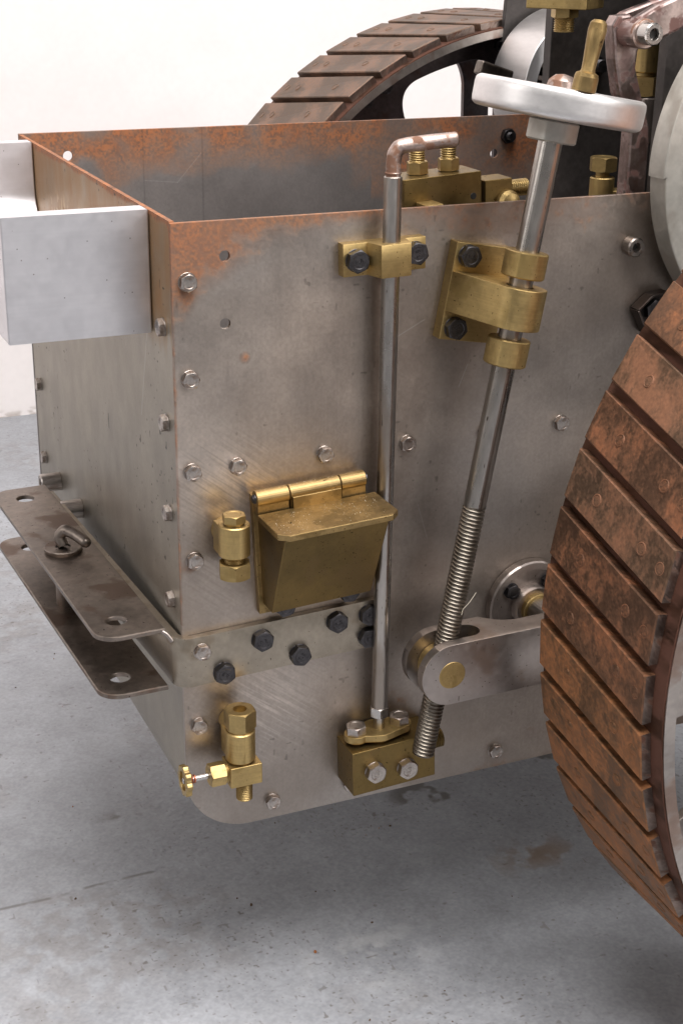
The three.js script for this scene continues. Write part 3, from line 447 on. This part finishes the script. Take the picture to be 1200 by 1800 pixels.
// ---------------------------------------------------------------- fork arm on its shaft
{
  const f = part('fork_arm', 0.1684, -0.3010, 0.042, 0.02, 'steel fork arm gripping the screw with a brass pivot pin');
  const plan = new THREE.Shape(); plan.moveTo(-0.03, 0.016); plan.lineTo(0.16, 0.016); plan.lineTo(0.16, -0.002); plan.lineTo(0.060, -0.002); plan.bezierCurveTo(0.048, -0.002, 0.042, -0.008, 0.035, -0.016); plan.lineTo(-0.03, -0.016); plan.lineTo(-0.03, -0.0085); plan.lineTo(0.019, -0.0085); plan.absarc(0.019, 0, 0.0085, -R90, R90, false); plan.lineTo(-0.03, 0.0085); plan.lineTo(-0.03, 0.016);
  const R = 0.0222, side = new THREE.Shape(); side.absarc(0, 0, R, R90, R90 * 3, false); side.lineTo(0.15, -R); side.lineTo(0.15, R); side.lineTo(0, R);
  const A = new Brush(new THREE.ExtrudeGeometry(plan, { depth: 0.08, bevelEnabled: false, curveSegments: 24 }).rotateX(R90).translate(0, 0.04, 0)), B = new Brush(extr(side, 0.032, 0.0006, 48).translate(0, 0, -0.016));
  A.updateMatrixWorld(); B.updateMatrixWorld(); const ev = new Evaluator(); ev.useGroups = false; const out = ev.evaluate(A, B, INTERSECTION).geometry;
  mesh('arm', boxUV(toCreasedNormals(clean(out), 0.4)), M.steel, f);
  mesh('pivot_pin', boxUV(alongZ(rcyl(0.0101, 0.0335, 0.0006, 44))), M.brass, f, [0, 0, -0.0172]);
  mesh('trunnion', boxUV(alongZ(rcyl(0.0135, 0.0164, 0.0005, 40))), M.brass, f, [-0.0005, 0, -0.0082]);
  mesh('swarf_curl', tube([[0.0100, 0.0390, 0.008], [0.0110, 0.0430, 0.008], [0.0150, 0.0475, 0.009], [0.0200, 0.0540, 0.009]], 0.00022, 16, 6), M.swarf, f);
  const k = part('shaft_flange', 0.2572, -0.2862, 0, 0, 'round steel bearing flange behind the fork arm');
  mesh('disc', boxUV(alongZ(lathe([[0, 0], [0.0322, 0], [0.0328, 0.0006], [0.0328, 0.0065], [0.0318, 0.0078], [0.0268, 0.0078], [0.0262, 0.0068], [0.016, 0.0066], [0.0155, 0.013], [0.0148, 0.0142], [0, 0.0142]], 64))), M.steel, k, [0, 0, 0.0002]);
  mesh('bearing_bush', boxUV(alongZ(rcyl(0.0118, 0.006, 0.0006, 36))), M.brass, k, [0, 0, 0.0125]);
  for (let i = 0; i < 4; i++) { const a = 0.9 + i * R90; bolt6(k, 0.0212 * Math.cos(a), 0.0212 * Math.sin(a), 0.007, M.bolt); }
  mesh('cross_shaft', boxUV(alongZ(rcyl(0.0095, 0.06, 0.0006, 32))), M.rod, k, [0, 0, 0.014]);
}

// ---------------------------------------------------------------- rear wheels
const WX = 0.5468, WY = -0.2511, WR = 0.3283, ST = 0.0072, NS = 54, DEG = Math.PI / 180;
function wheel(z0, z1, sz0, sz1, slant, a0, spokeA, rivZ, strakeMats, spokeMat, discs, ringDepth, label) {     // sz0 = inner end of the strakes
  const w = part('rear_wheel', WX, WY, 0, 0, label), dir = Math.sign(z1 - z0), wd = Math.abs(z1 - z0), zl = Math.min(z0, z1);
  mesh('tyre', boxUV(alongZ(lathe([[WR - 0.0085, 0.0004], [WR - 0.0004, 0], [WR, 0.0004], [WR, wd - 0.0004], [WR - 0.0004, wd], [WR - 0.0085, wd - 0.0004], [WR - 0.0085, 0.0004]], 180))), M.tyre, w, [0, 0, zl]);
  for (const e of [0, wd]) mesh('tyre_edge', boxUV(alongZ(lathe([[WR - 0.0088, 0], [WR - 0.0012, 0], [WR - 0.0012, 0.0016], [WR - 0.0088, 0.0016], [WR - 0.0088, 0]], 180))), M.spoke, w, [0, 0, zl + e - 0.0008]);
  // spoked disc: windows with rounded corners
  for (const zc of discs.map(f => zl + wd * f)) {
    const s = new THREE.Shape(); s.absarc(0, 0, WR - 0.0086, 0, Math.PI * 2, false);
    for (let i = 0; i < 12; i++) {
      const c = (spokeA + 15 + i * 30) * DEG, ro = WR - ringDepth, ri = 0.115, ho = 11.2 * DEG, hi = 8.5 * DEG, q = new THREE.Path(), P = (r, a) => [r * Math.cos(a), r * Math.sin(a)];
      q.moveTo(...P(ro, c + ho - 0.09)); for (let k = 1; k <= 8; k++) q.lineTo(...P(ro, c + ho - 0.09 - (2 * ho - 0.18) * k / 8));
      q.quadraticCurveTo(...P(ro, c - ho), ...P(ro - 0.034, c - ho * 0.98 - 0.012)); q.lineTo(...P(ri + 0.02, c - hi)); q.quadraticCurveTo(...P(ri, c - hi), ...P(ri, c - hi + 0.1)); q.lineTo(...P(ri, c + hi - 0.1)); q.quadraticCurveTo(...P(ri, c + hi), ...P(ri + 0.02, c + hi)); q.lineTo(...P(ro - 0.034, c + ho * 0.98 + 0.012)); q.quadraticCurveTo(...P(ro, c + ho), ...P(ro, c + ho - 0.09)); s.holes.push(q);
    }
    mesh('spoke_disc', boxUV(extr(s, 0.007, 0.0006, 96)), spokeMat, w, [0, 0, zc - 0.0035]);
    for (let i = 0; i < 12; i++) { const a = (spokeA + i * 30) * DEG; for (const o of [-0.04, 0.04]) mesh('bolt', gBolt8, M.bolt, w, [(WR - 0.022) * Math.cos(a + o), (WR - 0.022) * Math.sin(a + o), zc + 0.0035], [R90, i, 0]); }
  }
  mesh('hub', boxUV(alongZ(rcyl(0.055, wd + 0.03, 0.003, 48))), M.dark, w, [0, 0, zl - 0.015]);
  // one strake: a bevelled slab lying slantwise on the tyre
  const P = [], C = (z, a, r) => [r * Math.cos(a), r * Math.sin(a), z], aw = 5.45 * DEG, sl = slant * DEG, b = 0.0008, ba = b / WR, zs = Math.sign(sz1 - sz0) * b;
  const quad = (A, B, C_, D) => P.push(...A, ...B, ...C_, ...A, ...C_, ...D);
  const lv = [[WR + 0.0002, 0, 0], [WR + ST - b, 0, 0], [WR + ST, ba, zs]].map(([r, da, dz]) => [C(sz0 + dz, da, r), C(sz1 - dz, sl + da, r), C(sz1 - dz, sl + aw - da, r), C(sz0 + dz, aw - da, r)]);
  for (const i of [0, 2]) quad(lv[0][i], lv[0][(i + 1) % 4], lv[1][(i + 1) % 4], lv[1][i]);
  for (let i = 0; i < 4; i++) quad(lv[1][i], lv[1][(i + 1) % 4], lv[2][(i + 1) % 4], lv[2][i]);
  quad(...lv[2]); quad(...lv[0].slice().reverse());
  const nRust = P.length / 3; for (const i of [1, 3]) quad(lv[0][i], lv[0][(i + 1) % 4], lv[1][(i + 1) % 4], lv[1][i]);      // sawn ends
  const flip = []; if (dir < 0) { for (let i = 0; i < P.length; i += 9) flip.push(...P.slice(i, i + 3), ...P.slice(i + 6, i + 9), ...P.slice(i + 3, i + 6)); }
  const g0 = new THREE.BufferGeometry(); g0.setAttribute('position', new THREE.Float32BufferAttribute(dir < 0 ? flip : P, 3)); g0.computeVertexNormals();
  // uv along and across the slab
  const vars = [0, 1, 2].map(k => { const g = g0.clone(), p = g.attributes.position, uv = []; for (let i = 0; i < p.count; i++) { const a = Math.atan2(p.getY(i), p.getX(i)), r = Math.hypot(p.getX(i), p.getY(i)); uv.push(p.getZ(i) + (r - WR) * 0.6 + k * 0.031, a * WR - p.getZ(i) * 0.2 + (r - WR) * 0.7 + k * 0.047); } g.setAttribute('uv', new THREE.Float32BufferAttribute(uv, 2)); g.addGroup(0, nRust, 0); g.addGroup(nRust, p.count - nRust, 1); return g; });
  const riv = boxUV(lathe([[0.0042, -0.0006], [0.0040, 0.0002], [0.0036, 0.0003], [0.0033, -0.0002], [0.0030, -0.0004], [0.0028, 0.0000], [0.0022, 0.0001], [0, 0.0001]], 16, 1.2)), r = rng(9 + (dir > 0 ? 1 : 0));
  for (let k = 0; k < NS; k++) {
    const a = (a0 + k * 360 / NS) * DEG, mt = strakeMats[Math.floor(r() * strakeMats.length)];
    mesh('strake', vars[Math.floor(r() * 3)], [mt, M.sawn], w, null, [0, 0, a]);
    for (const z of rivZ) { const f = (z - sz0) / (sz1 - sz0), t = a + sl * f + aw * 0.52, rr = (WR + ST) * Math.cos(aw * 0.5) + (WR + ST) * (1 - Math.cos(aw * 0.5)) * 0.05; mesh('rivet', riv, mt, w, [rr * Math.cos(t), rr * Math.sin(t), z], [0, 0, t - R90]); }
  }
  return w;
}
wheel(0.086, 0.2195, 0.0935, 0.2085, 4.1, 160.1 - 6.6667 * 20, 187, [0.1262, 0.1790, 0.1995], M.strake, M.spoke, [0.3, 0.55], 0.0155, 'near rear wheel, its slanted strakes orange brown with rust');
wheel(-W - 0.087, -W - 0.262, -W - 0.094, -W - 0.254, 4.3, 122.9 - 6.6667 * 20, 121.7, [-0.6555, -0.633, -0.5585], M.farStrake, M.spokeDark, [0.3, 0.7], 0.033, 'far rear wheel rising behind the tender, its strakes dull brown');
pmesh('axle', boxUV(alongZ(rcyl(0.028, W + 0.50, 0.002, 40))), M.dark, WX, WY, -W - 0.26);

// ---------------------------------------------------------------- brass manifold inside the tender
{
  const m = part('manifold_block', 0.1888, -0.0005, -0.0335, 0.058, 'brass manifold block with two threaded unions, inside the tender');
  mesh('block', boxUV(rbox(0.0556, 0.0320, 0.0270, 0.0005)), M.brassDull, m);
  for (const x of [-0.0112, 0.0112]) { mesh('union', boxUV(merge(hexHead(0.0124, 0.0078), mv(threadGeo(0.0052, 0.0006, 0.0015, 0.0095), 0, 0.0072, 0))), M.brassTurned, m, [x, 0.0165, -0.0005], [0, 0.3, 0]); }
  mesh('screw_hole', boxUV(alongZ(rcyl(0.0022, 0.0006, 0.0001, 20))), M.socket, m, [0.0218, 0.0005, 0.0131]);
  mesh('tab', boxUV(rbox(0.0120, 0.0035, 0.0150, 0.0004)), M.brass, m, [-0.0135, -0.0005, 0.021]);
  const e = part('elbow_fitting', 0.2295, 0.0020, -0.0300, 0.05, 'brass elbow fitting beside the manifold block');
  mesh('elbow_body', boxUV(rbox(0.0200, 0.0180, 0.0190, 0.0006)), M.brassDull, e);
  mesh('domed_plug', boxUV(alongZ(lathe([[0.0078, 0], [0.0078, 0.004], [0.0062, 0.0072], [0.003, 0.0095], [0, 0.010]], 28))), M.brassTurned, e, [0.006, -0.006, 0.009]);
  mesh('threaded_stub', boxUV(alongX(threadGeo(0.0056, 0.0006, 0.0015, 0.016))), M.brassTurned, e, [0.009, 0.0005, 0.001]);
}

// ---------------------------------------------------------------- engine parts behind and to the right of the tender
{
  // brake disc on the near side, drum on the far side
  const q = new THREE.Shape(), R1 = 0.1242, R2 = 0.1226; q.absarc(0, 0, R1, 0, Math.PI + 0.03, false); q.absarc(0, 0, R2, Math.PI + 0.03, Math.PI * 2, false);
  pmesh('drum_cover', boxUV(extr(q, 0.018, 0.0012, 80)), M.disc, 0.4455, 0.0174, 0.0125, 0, 'large scratched grey steel disc cut off by the edge of the picture');
  const d = part('brake_drum', 0.5604, 0.0195, -0.495, 0, 'pale aluminium drum beyond the tender, a rough line across its face');
  mesh('rim', boxUV(alongZ(lathe([[0.0620, 0], [0.0745, 0], [0.0752, 0.0006], [0.0752, 0.0645], [0.0745, 0.0652], [0.0625, 0.0652], [0.0618, 0.0640], [0.0618, 0.0006], [0.0620, 0]], 96))), M.aluWheel, d);
  const gs = [alongZ(rcyl(0.044, 0.03, 0.001, 48)).translate(0, 0, 0.02)]; for (let i = 0; i < 28; i++) { const a = i / 28 * Math.PI * 2; gs.push(mv(rbox(0.010, 0.0042, 0.03, 0.0004).rotateZ(a), 0.048 * Math.cos(a), 0.048 * Math.sin(a), 0.035)); }
  mesh('gear', boxUV(merge(...gs)), M.dark, d);
  mesh('web', boxUV(alongZ(rcyl(0.0625, 0.008, 0.0005, 60))), M.black, d, [0, 0, 0.004]);
}
{
  const h = pmesh('horn_plate', boxUV(mv(rbox(0.150, 0.56, 0.0105, 0.0008), 0.075, 0.09, 0)), M.black, 0.3715, 0, -0.2055, 0, 'black vertical horn plate behind the handwheel');
  mesh('nut', boxUV(merge(hexHead(0.0145, 0.0075, { both: true }), mv(threadGeo(0.005, 0.0006, 0.0013, 0.011), 0, 0.005, 0))), M.bolt, h, [0.0385, 0.0645, 0.0053], [R90, 0.3, 0]);
  pmesh('horn_plate', boxUV(mv(rbox(0.150, 0.56, 0.010, 0.0008), 0.075, 0.09, 0)), M.black, 0.3985, 0, -0.092, 0, 'narrow black upright beside the lever');
  pmesh('backhead_plate', boxUV(rbox(0.010, 0.66, W - 0.016, 0.001)), M.black, 0.5065, 0.02, -W / 2, 0, 'black boiler backhead closing the front of the tender');
  pmesh('guard_plate', boxUV(mv(rbox(0.20, 0.26, 0.006, 0.0008), 0.10, 0.13, 0)), M.black, 0.5000, 0.060, -0.505, -0.06, 'dark plate above the aluminium drum');
  pmesh('bracket_arm', boxUV(rbox(0.034, 0.0120, 0.012, 0.002)), M.hitch, 0.4120, 0.0455, -0.360, -0.30, 'rough grey bracket end showing left of the handwheel');
}
{
  const l = part('reversing_lever', 0, 0, 0, 0, 'worn steel lever, cranked twice, clamped by a socket head screw');
  const pts = [[0.3050, 0.1050], [0.3085, 0.0840], [0.3140, 0.0620], [0.3240, 0.0437], [0.3252, 0.0363], [0.3256, -0.07], [0.3420, -0.07], [0.3412, 0.0300], [0.3400, 0.0400], [0.3337, 0.0560], [0.3255, 0.0783], [0.3262, 0.0890], [0.3290, 0.0960], [0.3270, 0.1060], [0.3180, 0.1120], [0.3085, 0.1110]];
  mesh('bar', boxUV(extr(poly(pts), 0.012, 0.0018)), M.lever, l, [0.0022, 0, -0.032]);
  mesh('rear_link', boxUV(extr(poly([[0.3165, 0.1060], [0.3265, 0.1125], [0.3520, 0.1205], [0.3900, 0.1310], [0.3900, 0.1160], [0.3520, 0.1060], [0.3265, 0.0990]]), 0.008, 0.0015)), M.lever, l, [0, 0, -0.044]);
  mesh('front_link', boxUV(extr(poly([[0.3090, 0.1010], [0.3133, 0.1105], [0.3277, 0.1180], [0.3490, 0.1262], [0.3850, 0.1360], [0.3850, 0.1140], [0.3511, 0.1045], [0.3342, 0.0975], [0.3213, 0.0925], [0.3110, 0.0940]]), 0.009, 0.0022)), M.lever, l, [0.002, 0, -0.0135]);
  mesh('boss', boxUV(alongZ(rcyl(0.0088, 0.021, 0.0008, 36))), M.lever, l, [0.3195, 0.1005, -0.022]);
  mesh('clamp_ring', boxUV(alongZ(rcyl(0.0094, 0.005, 0.0008, 36))), M.rodRusty, l, [0.3190, 0.1010, -0.0045]);
  mesh('cap_screw', gCap(0.0070, 0.0105, 0.0036), M.bright, l, [0.3182, 0.1015, 0.0005], [R90, 0, 0]);
  mesh('hex_socket', boxUV(hexHead(0.0060, 0.0008)), M.socket, l, [0.3182, 0.1015, 0.0070], [R90, 0.2, 0]);
}
{
  const o = part('oil_cup', 0.3509, 0.1095, -0.150, 0, 'square brass oil cup hanging at the top of the picture');
  mesh('cup', boxUV(mv(rbox(0.045, 0.045, 0.045, 0.0007), 0, 0.0225, 0)), M.brass, o, null, [0, 0.72, 0]);
  mesh('nut', boxUV(hexHead(0.0175, 0.0068, { both: true })), M.brassTurned, o, [0, -0.0068, 0], [0, 0.3, 0]);
  mesh('threaded_stub', boxUV(threadGeo(0.0076, 0.0007, 0.0016, 0.0100)), M.brassTurned, o, [0, -0.0165, 0]);
  const v = part('blowdown_valve', 0.3745, -0.0050, -0.120, 0, 'brass hexagon valve inside the tender below the handwheel');
  mesh('cap', boxUV(hexHead(0.0185, 0.0108, { both: true })), M.brassTurned, v, [0, 0, 0], [0, 0.1, 0]);
  mesh('neck', boxUV(rcyl(0.0052, 0.006, 0.0003, 28)), M.brassTurned, v, [0, -0.005, 0]);
  mesh('body', boxUV(merge(mv(rcyl(0.0092, 0.05, 0.0008, 36), 0, -0.054, 0), mv(rbox(0.03, 0.016, 0.014, 0.001), 0.012, -0.022, 0))), M.brass, v);
  const w = part('water_valve', 0.4185, 0.0640, -0.140, 0, 'brass valve column behind the worn lever');
  mesh('body', boxUV(rcyl(0.0125, 0.032, 0.0008, 36)), M.brass, w);
  mesh('collar', boxUV(rcyl(0.0095, 0.003, 0.0004, 36)), M.brassTurned, w, [0, -0.003, 0]);
  mesh('hexagon', boxUV(hexHead(0.022, 0.0145, { both: true })), M.brass, w, [0, -0.0175, 0], [0, 0.5, 0]);
  mesh('steel_body', boxUV(rcyl(0.0135, 0.034, 0.001, 36)), M.steel, w, [0.004, -0.052, 0]);
  mesh('cross_pin', boxUV(alongZ(lathe([[0, 0], [0.0025, 0], [0.0025, 0.012], [0.0032, 0.0135], [0.0028, 0.0165], [0, 0.0175]], 18))), M.boltSteel, w, [0.004, -0.010, 0.016]);
  const p = part('pivot_joint', 0.4140, 0.0430, -0.0860, 0, 'round steel pivot joint beside the black upright');
  mesh('knuckle', boxUV(alongX(lathe([[0, -0.012], [0.0072, -0.011], [0.0095, -0.008], [0.0095, 0.012], [0, 0.013]], 28))), M.disc, p);
  const s = pmesh('shaft_nut', boxUV(merge(alongZ(hexHead(0.0165, 0.010, { both: true })), alongZ(threadGeo(0.006, 0.0006, 0.0015, 0.012)).translate(0, 0, 0.008))), M.bolt, 0.447, -0.0500, -0.30, 0, 'dark nut on a stud deep inside the tender');
  const b = part('angle_bracket', 0, 0, 0.0005, 0, 'small black bent bracket tucked behind the near wheel');
  mesh('bracket_plate', boxUV(extr(poly([[0.3255, -0.0775], [0.3360, -0.0685], [0.3490, -0.0670], [0.3700, -0.0760], [0.3700, -0.0990], [0.3345, -0.0945]]), 0.0045, 0.0006)), M.black, b);
  mesh('bracket_flange', boxUV(merge(mv(rbox(0.0138, 0.0018, 0.0100, 0.0005).rotateZ(0.708), 0.3308, -0.0730, 0.005), mv(rbox(0.0134, 0.0018, 0.0100, 0.0005).rotateZ(0.115), 0.3425, -0.0677, 0.005), mv(rbox(0.0018, 0.0190, 0.0100, 0.0005).rotateZ(0.49), 0.3300, -0.0860, 0.005))), M.dark, b);
  bolt8(b, 0.3395, -0.0785, 0.0046);
}

// ---------------------------------------------------------------- crumbs on the floor
{
  const r = rng(21), n = 420, g = new THREE.DodecahedronGeometry(0.001), im = new THREE.InstancedMesh(g, M.crumb, n), m = new THREE.Matrix4(), q = new THREE.Quaternion(), e = new THREE.Euler(), c = new THREE.Color();
  for (let i = 0; i < n; i++) { e.set(r() * 6, r() * 6, r() * 6); q.setFromEuler(e); const s = 0.25 + r() ** 4 * 1.5; m.compose(V3(-0.3 + r() * 0.95, 0.0003, -0.9 + r() * 1.2), q, V3(s, s * 0.5, s * 0.8)); im.setMatrixAt(i, m); const t = r(); im.setColorAt(i, t < 0.15 ? c.setRGB(2.6, 1.6, 0.9) : t < 0.25 ? c.setRGB(3.2, 3, 2.8) : c.setRGB(1, 1, 1)); }
  im.castShadow = im.receiveShadow = true; top(im, 'floor_grit', 'brown grit and crumbs scattered over the concrete floor', 'grit', 'stuff');
}
scene.traverse(o => { if (o.isMesh) o.castShadow = o.receiveShadow = true; });
renderer.render(scene, camera);
